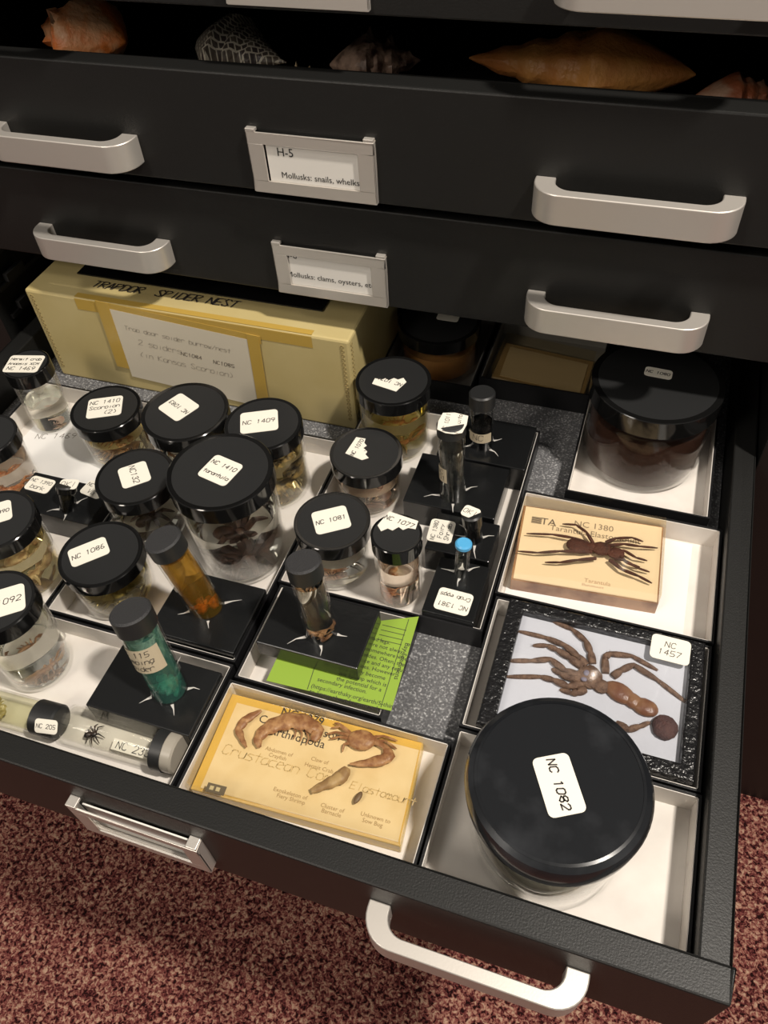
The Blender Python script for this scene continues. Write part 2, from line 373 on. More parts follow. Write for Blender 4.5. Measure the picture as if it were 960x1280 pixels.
mb = MB(); mb.box((-.047, .3260, -.0328), (.0780, .4180, -.0322)); tag(mb.build('paper_sheet', mat('paper_bright', (.80, .79, .77), .6)), 'white paper sheet lying in the tray under the tarantula block', 'paper')
mb = MB(); mb.prism([(-.500, .3300), (-.372, .3350), (-.368, .4200), (-.4960, .4250)], -.0328, -.0324); hand(mb, 'NC 1469', frame2((-.486, .384, -.0323), (1, .3, 0)), .006, .0005, 1)
tag(mb.build('paper_sheet', [MATS['paper_bright'], ink_mid]), 'white paper sheet with pencil writing under the small jar at the far left', 'paper')
# ------------------------------------------------------------------ jars
def liq(name, tint, d=None, fr=1):
    key = 'liquid_' + name
    if key in MATS: return MATS[key]
    m = bpy.data.materials.new(key); m.use_nodes = True; nt = m.node_tree; nt.nodes.clear(); o = nt.nodes.new('ShaderNodeOutputMaterial')
    g = nt.nodes.new('ShaderNodeBsdfGlass'); g.inputs['IOR'].default_value = 1.33; g.inputs[0].default_value = (*tint, 1); g.inputs['Roughness'].default_value = 0
    t = nt.nodes.new('ShaderNodeBsdfTransparent'); t.inputs[0].default_value = (*tint, 1); x = nt.nodes.new('ShaderNodeMixShader'); x.inputs[0].default_value = fr
    nt.links.new(t.outputs[0], x.inputs[1]); nt.links.new(g.outputs[0], x.inputs[2]); src = x
    if d:
        f_ = nt.nodes.new('ShaderNodeBsdfDiffuse'); f_.inputs[0].default_value = (*d[0], 1); y = nt.nodes.new('ShaderNodeMixShader'); y.inputs[0].default_value = d[1]
        nt.links.new(x.outputs[0], y.inputs[1]); nt.links.new(f_.outputs[0], y.inputs[2]); src = y
    nt.links.new(src.outputs[0], o.inputs[0]); MATS[key] = m; return m
def liq_(name, tint, d=None): return clear('liquid_' + name, tint, .25, .01, d)
CLEARL = liq('clear', (.97, .97, .94))
YEL = liq('straw', (.95, .90, .72)); OLV = liq('olive', (.92, .87, .62)); BRN = liq('brown', (.85, .66, .42), ((.80, .42, .15), .35), .4); AMB = liq('amber', (.95, .72, .30), ((.50, .30, .05), .12), .6); TEAL = liq('teal', (.70, .86, .78), ((.12, .36, .30), .18), .5); PNK = liq('pink', (.96, .90, .84))
def jar(x, y, r, H, label, liquid=CLEARL, level=.75, lidh=.0115, zb=TF, lab=None, cat='jar', group='round specimen jars in the trays', top=None, side=None, glass_r=.945, name='specimen_jar', segs=64, worn=False):
    e = empty(name, (x, y, zb), label, cat, group); T = Matrix.Translation((x, y, zb)); gr = r * glass_r; g = .0017
    zt = H - .004; zs = H - lidh - .002
    mb = MB()
    mb.lathe([(0, .0002), (gr * .84, .0002), (gr * .93, .0006), (gr, .0045), (gr, zs - .004), (gr * .97, zs), (gr * .90, zs + .0025), (gr * .90, zt), (gr * .90 - g, zt), (gr * .90 - g, zs + .002), (gr * .97 - g, zs - .001), (gr - g, zs - .005), (gr - g, .0062), (gr * .9, .0038), (0, .0034)], 0, T, segs)
    mb.build('glass', glass, e, smooth=True)
    t1, t2 = top or lid_top, side or lid_side
    mb = MB(); b_ = min(.0016, r * .06)
    n = 2 if not worn else 4
    if worn: prof = [(gr * .92, H - lidh), (r * .985, H - lidh), (r, H - b_ * n), (r - b_ * .3 * n, H - b_ * .3 * n), (r - b_ * n, H), (r * .90, H - .0003), (0, H - .0005)]
    else: prof = [(gr * .92, H - lidh), (r, H - lidh), (r, H - .0005), (r - .0006, H), (r * .90, H - .0002), (0, H - .0003)]
    mb.lathe(prof, 0, T, segs, mis=[1, 1, 1, 1, 0, 0][:len(prof) - 1])
    mb.build('lid', [t1, t2], e, smooth=True)
    if liquid:
        lv = (zs - .004) * level; mb = MB(); li = gr - g - .0004
        mb.lathe([(0, .0042), (gr * .88, .0042), (li, .0070), (li, lv), (li - .001, lv - .0006), (0, lv - .0008)], 0, T, segs)
        mb.build('liquid', liquid, e, smooth=True)
    if lab:
        px_, py_, dx, dy, lw, lh, lines = lab[:7]; zl = zb + H - .0003
        c = at(px_, py_, zl); c2 = at(px_ + dx, py_ + dy, zl); ux = c2 - c
        poly = lab[7] if len(lab) > 7 else None
        if poly: poly = [(a * lw, b2 * lh) for a, b2 in poly]
        sticker(e, c, ux, lw, lh, lines, poly=poly, seed=int(px_), wd=.0008 if worn else .00055)
    return e
TORN = [(-.5, -.3), (-.42, .5), (.45, .5), (.5, .1), (.3, .05), (.2, -.12), (.05, -.05), (-.05, -.3), (-.2, -.28), (-.32, -.5)]
jar(-.4809, .4086, .0196, .068, 'small tall jar farthest left, white label on top reading several lines, beside the cardboard box', CLEARL, .62, .013, lab=(30, 455, 10, .1, .031, .0225, ['Hermit crab', 'Anapsis XCM', 'NC 1469']))
jar(-.4012, .3942, .0294, .048, 'short jar labelled NC 1410 Scorpion (2), nearest the left end of the cardboard box', YEL, .8, lab=(131, 509, 10, -1.3, .029, .0245, ['NC 1410', 'Scorpion', '   (2)']))
jar(-.3170, .3877, .0345, .070, 'jar labelled NC 1083 upside down, in front of the cardboard box', CLEARL, .8, lab=(223.5, 509, -10, -7, .0255, .0235, ['NC 1083']))
jar(-.2505, .3899, .0300, .071, 'jar labelled NC 1409 with a big striped scorpion inside', YEL, .85, lab=(324, 527, 10, -1.2, .029, .0235, ['NC 1409']))
jar(-.2482, .3195, .0372, .091, 'biggest jar of the middle tray, labelled NC 1410 tarantula', CLEARL, .70, .0135, lab=(275.5, 588, 10, 4.3, .0245, .0225, ['NC 1410', 'tarantula']))
jar(-.3270, .3215, .0295, .061, 'jar labelled NC132 with the writing turned sideways', CLEARL, .6, lab=(168, 593.5, 2.6, 8, .0225, .0215, ['NC132']))
jar(-.3240, .2590, .0300, .046, 'short jar labelled NC 1086 behind the green vial', OLV, .8, .0105, lab=(111, 690, 10, -4.0, .0275, .0175, ['NC 1086']))
jar(-.3984, .2520, .0285, .067, 'jar cut by the left edge, behind the one with the pale rounded label', YEL, .85, lab=(-5, 642, 10, -3, .022, .020, ['NC 1390']))
jar(-.4640, .3260, .0250, .064, 'jar with orange contents cut by the left edge of the photo', PNK, .8)
jar(-.3445, .1870, .0250, .078, 'tall jar at the lower left with a pale label ending in 92, small scorpion inside', CLEARL, .8, .0125, lab=(4, 753, 10, -3.0, .027, .022, ['NC1092']))
jar(-.1726, .3278, .0274, .052, 'jar labelled NC 1081 with an orange piece at its bottom', CLEARL, .75, lab=(414, 650, 10, -2.4, .0255, .0215, ['NC 1081']))
jar(-.1200, .3160, .0174, .069, 'narrow jar labelled NC 1077, its label torn', PNK, .8, .013, lab=(497, 657, 10, 3.4, .025, .018, ['NC 1077', ' '], TORN))
jar(-.1729, .4016, .0281, .049, 'jar labelled NC 1070 with torn label, between NC 1081 and the corner of the box', PNK, .75, lab=(452, 561, 6, -9, .022, .019, ['NC 1070', 'x'], TORN))
jar(-.1705, .4655, .0305, .069, 'tall jar touching the right end of the cardboard box, torn label upside down', OLV, .85, lab=(487, 477, -10, -3.2, .025, .017, ['NC 1071'], TORN))
jar(-.1640, .5780, .0375, .050, 'brown jar in shade at the rear, half under the closed drawer', BRN, .85, lab=(560, 397, 10, 1.5, .020, .010, []))
jar(.0285, .5052, .0492, .079, 'big jar of brown liquid with dark shells, at the right rear', liq('dark_brown', (.50, .29, .19), ((.060, .030, .021), .72), .3), .90, .0155, lab=(823, 466.5, 10, 1.9, .0205, .011, ['NC 1080']))
jar(.0130, .1762, .0484, .080, 'largest jar, glossy scratched black lid labelled NC 1082, in the front right corner', CLEARL, .45, .017, lab=(698.5, 981, 2.6, 8, .0315, .0195, ['NC 1082']), top=lid_worn, side=lid_worn, worn=True, glass_r=.90)

# ------------------------------------------------------------------ black stands and vials
def stand(x0, x1, y0, y1, label, zt=-.008, zb=TF, stickers=(), hole=None):
    e = empty('vial_stand', ((x0 + x1) / 2, (y0 + y1) / 2, zb), label, 'stand', 'black paper-wrapped vial stands')
    mb = MB(); mb.box((x0, y0, zb + .0002), (x1, y1, zt)); mb.build('block', stand_black, e, bevel=.0008)
    if hole:                                                        # paper slit open where the vial was pushed in
        c = MB(); rnd = random.Random(int(abs(x0) * 1e4))
        for k in range(4):
            a = k * PI / 2 + rnd.uniform(-.5, .5) + .5; L = rnd.uniform(.006, .013); r0 = hole[2]
            p0 = Vector((hole[0] + r0 * .98 * math.cos(a), hole[1] + r0 * .98 * math.sin(a), zt + .0002)); p1 = p0 + Vector((L * math.cos(a), L * math.sin(a), 0)); nn = Vector((-math.sin(a), math.cos(a), 0)) * .0011
            pm_ = (p0 + p1) / 2 + nn * rnd.uniform(-1, 1) + Vector((0, 0, .0006))
            c.quad([p0 - nn, pm_ - nn * .35, pm_ + nn * .35, p0 + nn]); c.quad([pm_ - nn * .35, p1 - nn * .1, p1 + nn * .1, pm_ + nn * .35])
        c.build('torn_edge', mat('torn_paper', (.55, .53, .50), .4), e)
    for s in stickers:
        sticker(e, at(s[0], s[1], zt + .0003), at(s[0] + s[2], s[1] + s[3], zt) - at(s[0], s[1], zt), s[4], s[5], s[6], seed=int(s[0]))
    return e
def P(b): return Vector(b)
def vial(base, top, r, label, liquid=CLEARL, level=.8, capm=cap_rough, caph=.012, cap_r=None, side_label=None, name='specimen_vial', lab=None, sink=.010, group='glass vials in the black stands', cat='vial', ring=False, tagl=None):
    """base = point where the axis meets what carries it, top = centre of the cap's top"""
    base = Vector(base); top = Vector(top); ax = (top - base).normalized(); b0 = base - ax * sink; L = (top - b0).length
    M = frame2(b0, ax.cross(Vector((0, 1, .01))).cross(ax) if abs(ax.y) > .9 else Vector((1, 0, 0)), ax); cr = cap_r or r * 1.06; g = .0011
    e = empty(name, base if abs(ax.z) > .5 else (b0 + top) / 2, label, cat, group)
    mb = MB(); zc = L - caph
    mb.lathe([(0, .0002), (r * .85, .0003), (r, .002), (r, zc - .001), (r * .86, zc), (r * .86, L - .003), (r * .86 - g, L - .003), (r * .86 - g, zc), (r - g, zc - .002), (r - g, .003), (0, .002)], 0, M, 40)
    mb.build('glass', glass, e, smooth=True)
    mb = MB(); mb.lathe([(r * .85, zc), (cr, zc), (cr, L - .0012), (cr - .0012, L), (0, L)], 0, M, 40, mis=[1, 1, 0, 0]); mb.build('cap', [capm if not isinstance(capm, tuple) else capm[0], lid_top if not isinstance(capm, tuple) else capm[1]], e, smooth=True)
    if ring:
        mb = MB(); mb.lathe([(cr * .98, zc - .001), (cr + .0008, zc - .001), (cr + .0008, zc + .0065), (cr * .98, zc + .0065), (cr * .98, zc - .001)], 0, M, 40); mb.build('cap_band', lid_top, e, smooth=True)
    if tagl: sticker(e, tagl[0], tagl[1], tagl[2], tagl[3], tagl[4], n=tagl[5], seed=9, wd=.0004)
    if liquid:
        mb = MB(); mb.lathe([(0, .0026), (r - g - .0004, .0034), (r - g - .0004, zc * level), (0, zc * level - .0006)], 0, M, 40); mb.build('liquid', liquid, e, smooth=True)
    if side_label:                                                  # (z0, z1, a0, a1, lines) on the curved wall
        z0, z1, a0, a1, lines = side_label; n = 14; mb = MB(); R = r + .0003
        for i in range(n):
            q = [math.radians(a0 + (a1 - a0) * t / n) for t in (i, i + 1)]
            mb.quad([M @ Vector((R * math.cos(q[0]), R * math.sin(q[0]), z0)), M @ Vector((R * math.cos(q[1]), R * math.sin(q[1]), z0)), M @ Vector((R * math.cos(q[1]), R * math.sin(q[1]), z1)), M @ Vector((R * math.cos(q[0]), R * math.sin(q[0]), z1))])
        R2 = R + .00012
        for j, t in enumerate(lines):                              # writing wrapped round the tube
            s = (z1 - z0) / (len(lines) * 1.7); tmp = MB(); hand(tmp, t, Matrix.Identity(4), s, .0004, seed=j + 3); W = hand_w(t, s); arc = math.radians(a1 - a0) * R; k = min(1, arc * .85 / W)
            n0 = len(mb.v)
            for (vx, vy, vz) in tmp.v:
                q = math.radians((a0 + a1) / 2) + (vx - W / 2) * k / R; mb.v.append(tuple(M @ Vector((R2 * math.cos(q), R2 * math.sin(q), z1 - (j + 1) * (z1 - z0) / (len(lines) + .4) + vy))))
            for ff in tmp.f: mb.f.append([n0 + i for i in ff]); mb.m.append(1)
        mb.build('label', [mat('band_tan', (.52, .44, .31), .6), ink], e)
    if lab:
        c = at(lab[0], lab[1], top.z + .0002); sticker(e, c, at(lab[0] + lab[2], lab[1] + lab[3], top.z) - c, lab[4], lab[5], lab[6], seed=int(lab[0]), poly=[(a * lab[4], b2 * lab[5]) for a, b2 in lab[7]] if len(lab) > 7 else None, wd=.0004)
    return e, M, L
ZS = -.008
stand(-.2710, -.2060, .2215, .2760, 'black stand holding the amber vial in the middle tray', hole=(-.240, .2508, .0125))
stand(-.2820, -.2070, .1600, .2065, 'black stand under the green vial at the front left', hole=(-.2350, .1862, .0125))
ZB3 = .004
stand(-.1900, -.1195, .2280, .2745, 'black stand lying on the bright green card', zt=ZB3, zb=-.0112, hole=(-.1515, .2480, .0112))
stand(-.1380, -.0665, .3820, .4355, 'black stand under the clear vial with a white paper cap label', hole=(-.1025, .3985, .0105))
stand(-.1270, -.0555, .4375, .4880, 'black stand rearmost of all, behind the stand with the white-capped vial', hole=(-.0945, .4580, .0098))
stand(-.1090, -.0610, .3420, .3780, 'small black stand with a label reading NC 1380 Fairy Shrimp', stickers=[(551.5, 664, 2.2, -8, .0215, .0185, ['NC 1380', 'Fairy', 'Shrimp'])], hole=(-.0763, .3600, .0065))
stand(-.0955, -.0590, .2895, .3380, 'small black stand with a label reading NC 1381 Crab eggs', stickers=[(567, 752, -10, -2.6, .0245, .0185, ['NC 1381', 'Crab eggs'])], hole=(-.0775, .3275, .0052))
stand(-.4380, -.3640, .2930, .3310, 'black stand at the left with two white labels beside a tiny dark vial', stickers=[(50, 606, 10, 2.6, .0225, .0150, ['NC 1390', 'bark']), (118, 612, 10, 4.0, .020, .0150, ['NC 139', 'VG'])], hole=(-.3885, .3040, .007))

vial((-.2400, .2508, ZS), (-.2566, .2530, .0600), .0118, 'amber liquid vial leaning in the black stand of the middle tray', AMB, .95, sink=.012)
vial((-.2350, .1862, ZS), (-.2484, .1980, .0600), .0122, 'vial of green liquid with a tan paper band and black cap', TEAL, .92, sink=.012, caph=.013, side_label=(.040, .060, 190, 345, ['NC 115', 'Jumping', 'spider']))
vial((-.1515, .2480, ZB3), (-.1590, .2560, .0680), .0106, 'clear vial with a black grained cap standing over the green card', CLEARL, .9, sink=.009, caph=.0125)
vial((-.1025, .3985, ZS), (-.1068, .4063, .0580), .0098, 'clear vial whose black cap carries a round white paper label', CLEARL, .8, sink=.010, caph=.009, cap_r=.0106, side_label=(.028, .041, 190, 260, ['NC', '101']), lab=(565.5, 529, 2.2, -8, .022, .0205, ['NC 1011', 'Mosquito'], [(-.5, -.15), (-.4, -.42), (0, -.5), (.42, -.48), (.5, 0), (.42, .42), (0, .5), (-.38, .46), (-.5, .15)]))
vial((-.0945, .4580, ZS), (-.0971, .4615, .0430), .0096, 'short dark vial with a plain black cap, rearmost of the vials', liq('smoke', (.45, .46, .48)), .7, sink=.012, caph=.012, cap_r=.0102, side_label=(.020, .029, 200, 330, ['NC']), capm=(lid_top, lid_top))
vial((-.0763, .3600, ZS), (-.0798, .3635, .0150), .0066, 'tiny dark vial with a white tag on its cap, beside the fairy shrimp label', liq('smoke', (.5, .5, .5)), .7, sink=.006, caph=.009, cap_r=.0074, lab=(588.5, 640.5, 8, 3.5, .0125, .0105, ['OKI']), capm=(lid_top, lid_side))
blue = mat('cap_blue', (.09, .40, .72), .35)
vial((-.0775, .3275, ZS), (-.0769, .3300, .0240), .0050, 'tiny clear vial with a bright blue cap', CLEARL, .6, sink=.006, caph=.0035, cap_r=.0058, capm=(blue, blue))
vial((-.3885, .3040, ZS), (-.3880, .3120, .0110), .0066, 'tiny dark cube-like vial with a white tag at the left', liq('smoke', (.5, .5, .5)), .7, sink=.005, caph=.006, cap_r=.0076, lab=(86, 605.5, 8, .5, .0150, .0100, ['OKI']), capm=(lid_top, lid_side))
# tubes lying on the tray floor
b0 = Vector((-.2930, .1503, -.0195)); t0 = Vector((-.2120, .1520, -.0195))
vial(b0, t0, .0122, 'clear tube lying on its side at the drawer front with a black spider inside', liq_('thin', (.99, .99, .97)), .999, sink=0, caph=.014, group='glass tubes lying at the drawer front', cat='tube', name='glass_tube', capm=(mat('cap_end', (.34, .31, .26), .35), mat('cap_end', (.34, .31, .26), .35)), ring=True)
b0 = Vector((-.3800, .1455, -.0205)); t0 = Vector((-.2985, .1485, -.0205))
vial(b0, t0, .0108, 'lying tube with a black cap and a small white tag, at the lower left edge', liq_('thin_olive', (.95, .95, .86)), .999, sink=0, caph=.0165, group='glass tubes lying at the drawer front', cat='tube', name='glass_tube', capm=(lid_top, lid_top), tagl=((-.3005, .1408, -.0120), (1, .25, -.05), .0165, .0090, ['NC 205'], (0, -.62, .8)))

# ------------------------------------------------------------------ cardboard box with the spider nest
bx = empty('cardboard_box', (-.363, .53, -.035), 'tan taped cardboard box marked TRAPDOR SPIDER NEST', 'box')
X0, X1, Y0, Y1, Z1 = -.5155, -.2085, .4720, .595, .0615
mb = MB(); mb.box((X0, Y0, -.0348), (X1, Y1, Z1)); mb.build('carton', board, bx, bevel=.0022)
for side in (0, 1):                                                  # glue dots up the front corners
    mb = MB()
    for k in range(19):
        z = -.022 + k * .0043; x = X0 + .0058 if side == 0 else X1 - .0062
        mb.lathe([(.0010, 0), (.0010, .0004), (.0017, .0004), (.0017, 0)], 0, frame2((x, Y0 - .0001, z), (1, 0, 0), (0, -1, 0)), 10)
        if side: mb.lathe([(.0010, 0), (.0010, .0004), (.0017, .0004), (.0017, 0)], 0, frame2((X1 + .0001, Y0 + .005, z), (0, 1, 0), (1, 0, 0)), 10)
    mb.build('corner_stitching', mat('stitch', (.36, .28, .12), .5), bx)
q = [atY(*p, Y0 - .0008) for p in ((137, 386), (309, 424), (341, 505), (168, 468))]
mb = MB(); uz = (q[1] - q[0]).normalized(); fx = frame2(q[0], uz, (0, -1, 0)); pw = (q[1] - q[0]).length
mb.prism([(0, 0), (pw, 0), (pw + .001, -.075), (.002, -.075)][::-1], 0, .0003, 0, fx)
for i, (t, s, yy, xx, mi) in enumerate((('Trap door spider burrow/nest', .0075, .019, .010, 1), ('2 spiders', .007, .033, .020, 1), ('NC1084', .0045, .034, .062, 2), ('NC1085', .0045, .035, .093, 2), ('(in Kansas Scorpion)', .0068, .047, .018, 1))):
    k = min(1, .125 / hand_w(t, s)); hand(mb, t, fx @ Matrix.Translation((xx, -yy, .0005)), s * k * .82, .00045, mi, seed=i)
mb.build('paper_note', [mat('note_paper', (.66, .60, .48), .45), ink_pale, ink_mid], bx)
mb = MB(); th = .0004; w2 = .0125
mb.prism([(-w2, .006), (pw + w2, .006), (pw + w2, -.002), (-w2, -.002)][::-1], -.0001, .0002, 0, fx)
mb.prism([(-w2, .006), (.0, .006), (.0015, -.066), (-w2 + .0015, -.066)][::-1], .0001, .0006, 0, fx)
mb.prism([(pw, .006), (pw + .011, .006), (pw + .012, -.075), (pw + .001, -.075)][::-1], .0001, .0006, 0, fx)
a = X0 + .052; c = X1 - .060
mb.box((fx @ Vector((-w2, 0, 0))).x * 0 + a, Y0 - .0004, Z1) if False else None
mb.box((a, Y0 - .0003, Z1 - .012), (c + .028, Y0 - .0001, Z1 - .001)); mb.box((a, Y0 + .001, Z1 + .0001), (c + .028, Y0 + .007, Z1 + .0003))
mb.build('tape_strip', tape, bx)
mb = MB(); tm = at(114, 357, Z1 + .0006); t2 = at(292, 383, Z1 + .0006); d = t2 - tm; Wd = d.length
hand(mb, 'TRAPDOR  SPIDER NEST', frame2(tm, d) @ Matrix.Translation((0, -.001, 0)), .0088, .0011, 0, seed=5, adv=Wd / 20 / .0085 * 6, slant=.25)
mb.build('lettering', ink, bx)
mb = MB(); mb.box((-.480, .5040, Z1 + .0004), (-.243, .600, Z1 + .0016)); tag(mb.build('black_folder', mat('folder_black', (.006, .006, .006), .15)), 'thin glossy black sheet lying on top of the cardboard box', 'folder')

# ------------------------------------------------------------------ green card
mb = MB(); q = [at(*p, -.0128) for p in ((523.5, 771), (489, 889), (333, 851), (362, 789))]
mb.quad([p for p in q][::-1]); mb.quad([p + Vector((0, 0, .0004)) for p in q])
for i in range(4): mb.quad([q[i], q[(i + 1) % 4], q[(i + 1) % 4] + Vector((0, 0, .0004)), q[i] + Vector((0, 0, .0004))])
zc = -.0122
def gtext(t, px_, py_, dx, dy, s): 
    c = at(px_, py_, zc); printed(mb, t, frame2(c, at(px_ + dx, py_ + dy, zc) - c), s, 1)
for i, t in enumerate(['and legs.', 'are not always', 'somewhere where', 'hides. Often, the', 'bite and any results', 'bites. However,', 'may become', 'pump which is', 'the potential for a', 'secondary infection.', '(https://earthsky.org/earth/5-things-', 'to-know-about-brown-recluse']):
    gtext(t, [462, 462, 458, 454, 450, 446, 442, 438, 420, 396, 388, 386][i], [799, 806.5, 813, 820, 826.5, 833, 840, 847, 850, 851, 859, 866][i], 10, 2.6, .0042)
gtext('Bay Specimens', 507, 803, -3.2, 10, .0048)
def gline(a, b_, wd=.0004):
    a = at(*a, zc); b_ = at(*b_, zc); d = (b_ - a).normalized(); n = Vector((-d.y, d.x, 0)) * wd / 2; mb.quad([a - n, b_ - n, b_ + n, a + n], 1)
for i in range(4): gline((478 - i * 2, 781 + i * 6), (508 - i * 2, 788 + i * 6))
gline((511, 774), (476, 884)); gline((403, 804), (384, 862))
tag(mb.build('green_card', [mat('card_green', (.26, .40, .045), .5), ink]), 'bright green printed card lying across the tray beside bare foam', 'card')

# ------------------------------------------------------------------ acrylic blocks
def acrylic_block(corners, z0, z1, zc_, label, side_m, inset, name='acrylic_block'):
    """corners: back-left, back-right, front-right, front-left (x, y) of the top face; an added opaque lower half imitating light bent and reflected inside, and a clear upper half"""
    cx = sum(c[0] for c in corners) / 4; cy = sum(c[1] for c in corners) / 4
    e = empty(name, (cx, cy, z0), label, 'block'); poly = [corners[3], corners[2], corners[1], corners[0]]
    mb = MB(); mb.prism(poly, z0 + .0002, zc_, 0); mb.build('refraction_base', side_m, e, bevel=.0006)
    mb = MB(); mb.prism(poly, zc_ + .0001, z1, 0); mb.build('clear_resin', acrylic, e, bevel=.0006)
    return e
# tarantula block
cn = [(-.0495, .4125), (.0545, .4190), (.0580, .3480), (-.0440, .3405)]
eb = acrylic_block(cn, TF, -.0090, -.0200, 'clear resin block with an embedded tarantula, printed NC 1380', mat('resin_side_reflection', (.42, .26, .17), .18, noise=(40, (.22, .12, .085), .45, .7)), 0)  # pinkish brown and smudges paint the reflection inside the clear block's side
def card_in(e, cn, z, ins, m, texts, name='backing_card'):
    (a, b_, c, d) = [Vector((x, y, 0)) for x, y in cn]; L, R, F, B = ins
    def uv(u, v): return a.lerp(b_, u).lerp(d.lerp(c, u), v)
    q = [uv(L, 1 - F), uv(1 - R, 1 - F), uv(1 - R, B), uv(L, B)]
    mb = MB(); mb.prism([(p.x, p.y) for p in q], z, z + .0003); ux = (b_ - a)
    for t, px_, py_, s, mi, h_ in texts:
        p = at(px_, py_, z + .0005); M = frame2(p, ux)
        (hand(mb, t, M, s, .0005, mi) if h_ else printed(mb, t, M, s, mi))
    return mb.build(name, m, e)
zc1 = -.0198
cardcol = mat('card_cream', (.78, .64, .46), .6)
card_in(eb, cn, zc1, (.015, .012, .012, .02), [cardcol, mat('print_soft', (.26, .20, .15), .7), mat('print_faint', (.50, .34, .24), .7)],
        [('NC 1380', 717, 657, .0078, 1, 0), ('Tarantula Elastomount', 687, 662, .0072, 1, 0), ('Tarantula', 730, 727, .0048, 2, 0), ('Elastomount', 727, 731.5, .003, 2, 0), ('NC 1380', 720, 634, .0068, 2, 0)])
mb = MB()
p0 = at(664, 653, zc1 + .0006); M = frame2(p0, (1, .07, 0))
for k in range(5): mb.box((0, k * .0013, 0), (.0075, k * .0013 + .0008, .0001), 0, M)
printed(mb, 'TA', M @ Matrix.Translation((.0068, 0, 0)), .0092, 0); mb.build('printed_logo', ink_mid, eb)

def leg_tube(pts_px, z0, arch, r, n=4):
    """pts_px: joints as measured in the photo, root first; raised in the middle by arch"""
    P_ = []; k = len(pts_px)
    for i, p in enumerate(pts_px):
        t = i / (k - 1); P_.append(at(p[0], p[1], z0 + arch * math.sin(PI * min(1, t * 1.05 + .05))))
    out = []; rad = []
    for i in range(k - 1):
        for j in range(n):
            s = j / n; t = (i + s) / (k - 1); out.append(P_[i].lerp(P_[i + 1], s)); rad.append(r * (1.05 - .55 * t) * (1 + .22 * math.sin(PI * s) - (.18 if j == 0 and i else 0)))
    out.append(P_[-1]); rad.append(r * .35); return out, rad
def hairy(name, c1, c2, sc_=300):
    return mat(name, c1, .7, noise=(sc_, c2, .35, .7), bump=(900, 1, .001))
tar = hairy('tarantula_resin', (.085, .026, .018), (.035, .012, .010), 200)
zt1 = -.0150
body = MB(); R = Matrix.Rotation(math.radians(5), 4, 'Z')
body.ball(at(724, 683, zt1), (.0095, .0062, .0030), 0, Matrix.Rotation(math.radians(-6), 4, 'Z'), 18, 12, .12, 1)
body.ball(at(752, 686, zt1), (.0072, .0060, .0030), 0, R, 18, 12, .12, 2)
body.ball(at(770, 692, zt1), (.0060, .0050, .0026), 0, R, 16, 10, .2, 3)
body.ball(at(740, 684, zt1), (.0040, .0036, .0024), 0, R)
sp = body.build('spider_body', tar, eb, smooth=True)
legs = [[(742, 680), (733, 665), (720, 656), (703, 655)], [(738, 680), (715, 672), (690, 668), (658, 667)], [(740, 690), (700, 689), (672, 691), (647, 689)], [(745, 698), (722, 700), (700, 703), (681, 703)],
        [(757, 678), (770, 673), (790, 672), (804, 677)], [(760, 682), (780, 680), (800, 683), (822, 685)], [(765, 690), (780, 688), (795, 697), (809, 701)], [(768, 698), (780, 700), (797, 710), (812, 715)],
        [(762, 700), (778, 712), (798, 720), (815, 729)], [(770, 690), (774, 694), (784, 704), (800, 709)]]
for lg in legs[:8]:
    p_, r_ = leg_tube(lg, zt1 - .001, .0022, .00115); mb = MB(); mb.tube(p_, r_, 0, 8); mb.build('leg', tar, sp, smooth=True)
for lg in legs[8:]:
    p_, r_ = leg_tube(lg, zt1 - .001, .0022, .0013); mb = MB(); mb.tube(p_, r_, 0, 8); mb.build('pedipalp', tar, sp, smooth=True)

# crustacean block
cn = [(-.2000, .2025), (-.0694, .2055), (-.0648, .1395), (-.1975, .1345)]
cn = [(-.1995, .2005), (-.0690, .2040), (-.0640, .1400), (-.1965, .1345)]
ec = acrylic_block(cn, TF, -.0120, -.0215, 'yellowish resin block with crayfish, crab and shell parts, printed Comparison', mat('resin_yellow_refraction', (.68, .48, .13), .25), 0)  # yellow of the base paints the refraction along the yellowed block's edges
zc2 = -.0213
for nm, u0 in (('a', 0),): pass
card_in(ec, cn, zc2, (.045, .012, .03, .085), [mat('card_tan', (.72, .58, .35), .65, noise=(50, (.66, .51, .28), .4, .7)), ink, mat('print_brown', (.36, .24, .11), .7), mat('pencil_brown', (.56, .41, .19), .7)],
        [('NC 1279', 350, 893, .0078, 1, 0), ('Crust', 322, 902, .0078, 1, 0), ('Comparison', 352, 907, .0078, 1, 0), ('Arthropoda', 335, 917, .0078, 1, 0),
         ('Abdomen of', 331, 937, .0036, 2, 0), ('Crayfish', 335, 945, .0036, 2, 0), ('Claw of', 388, 950, .0036, 2, 0), ('Hermit Crab', 380, 957, .0036, 2, 0), ('Exoskeleton of', 341, 988, .0036, 2, 0), ('Fiery Shrimp', 345, 996, .0036, 2, 0),
         ('Cluster of', 400, 1008, .0036, 2, 0), ('Barnacle', 401, 1015, .0036, 2, 0), ('Unknown to', 450, 1019, .0036, 2, 0), ('Sow Bug', 452, 1027, .0036, 2, 0),
         ('Crustacean Comp', 277, 941, .0062, 3, 1), ('Elastomount', 437, 985, .0045, 3, 1)])
shrimp_m = mat('shell_tan', (.23, .10, .045), .45, noise=(220, (.42, .24, .12), .4, .65), bump=(500, .4, .0008))
zt2 = -.0178
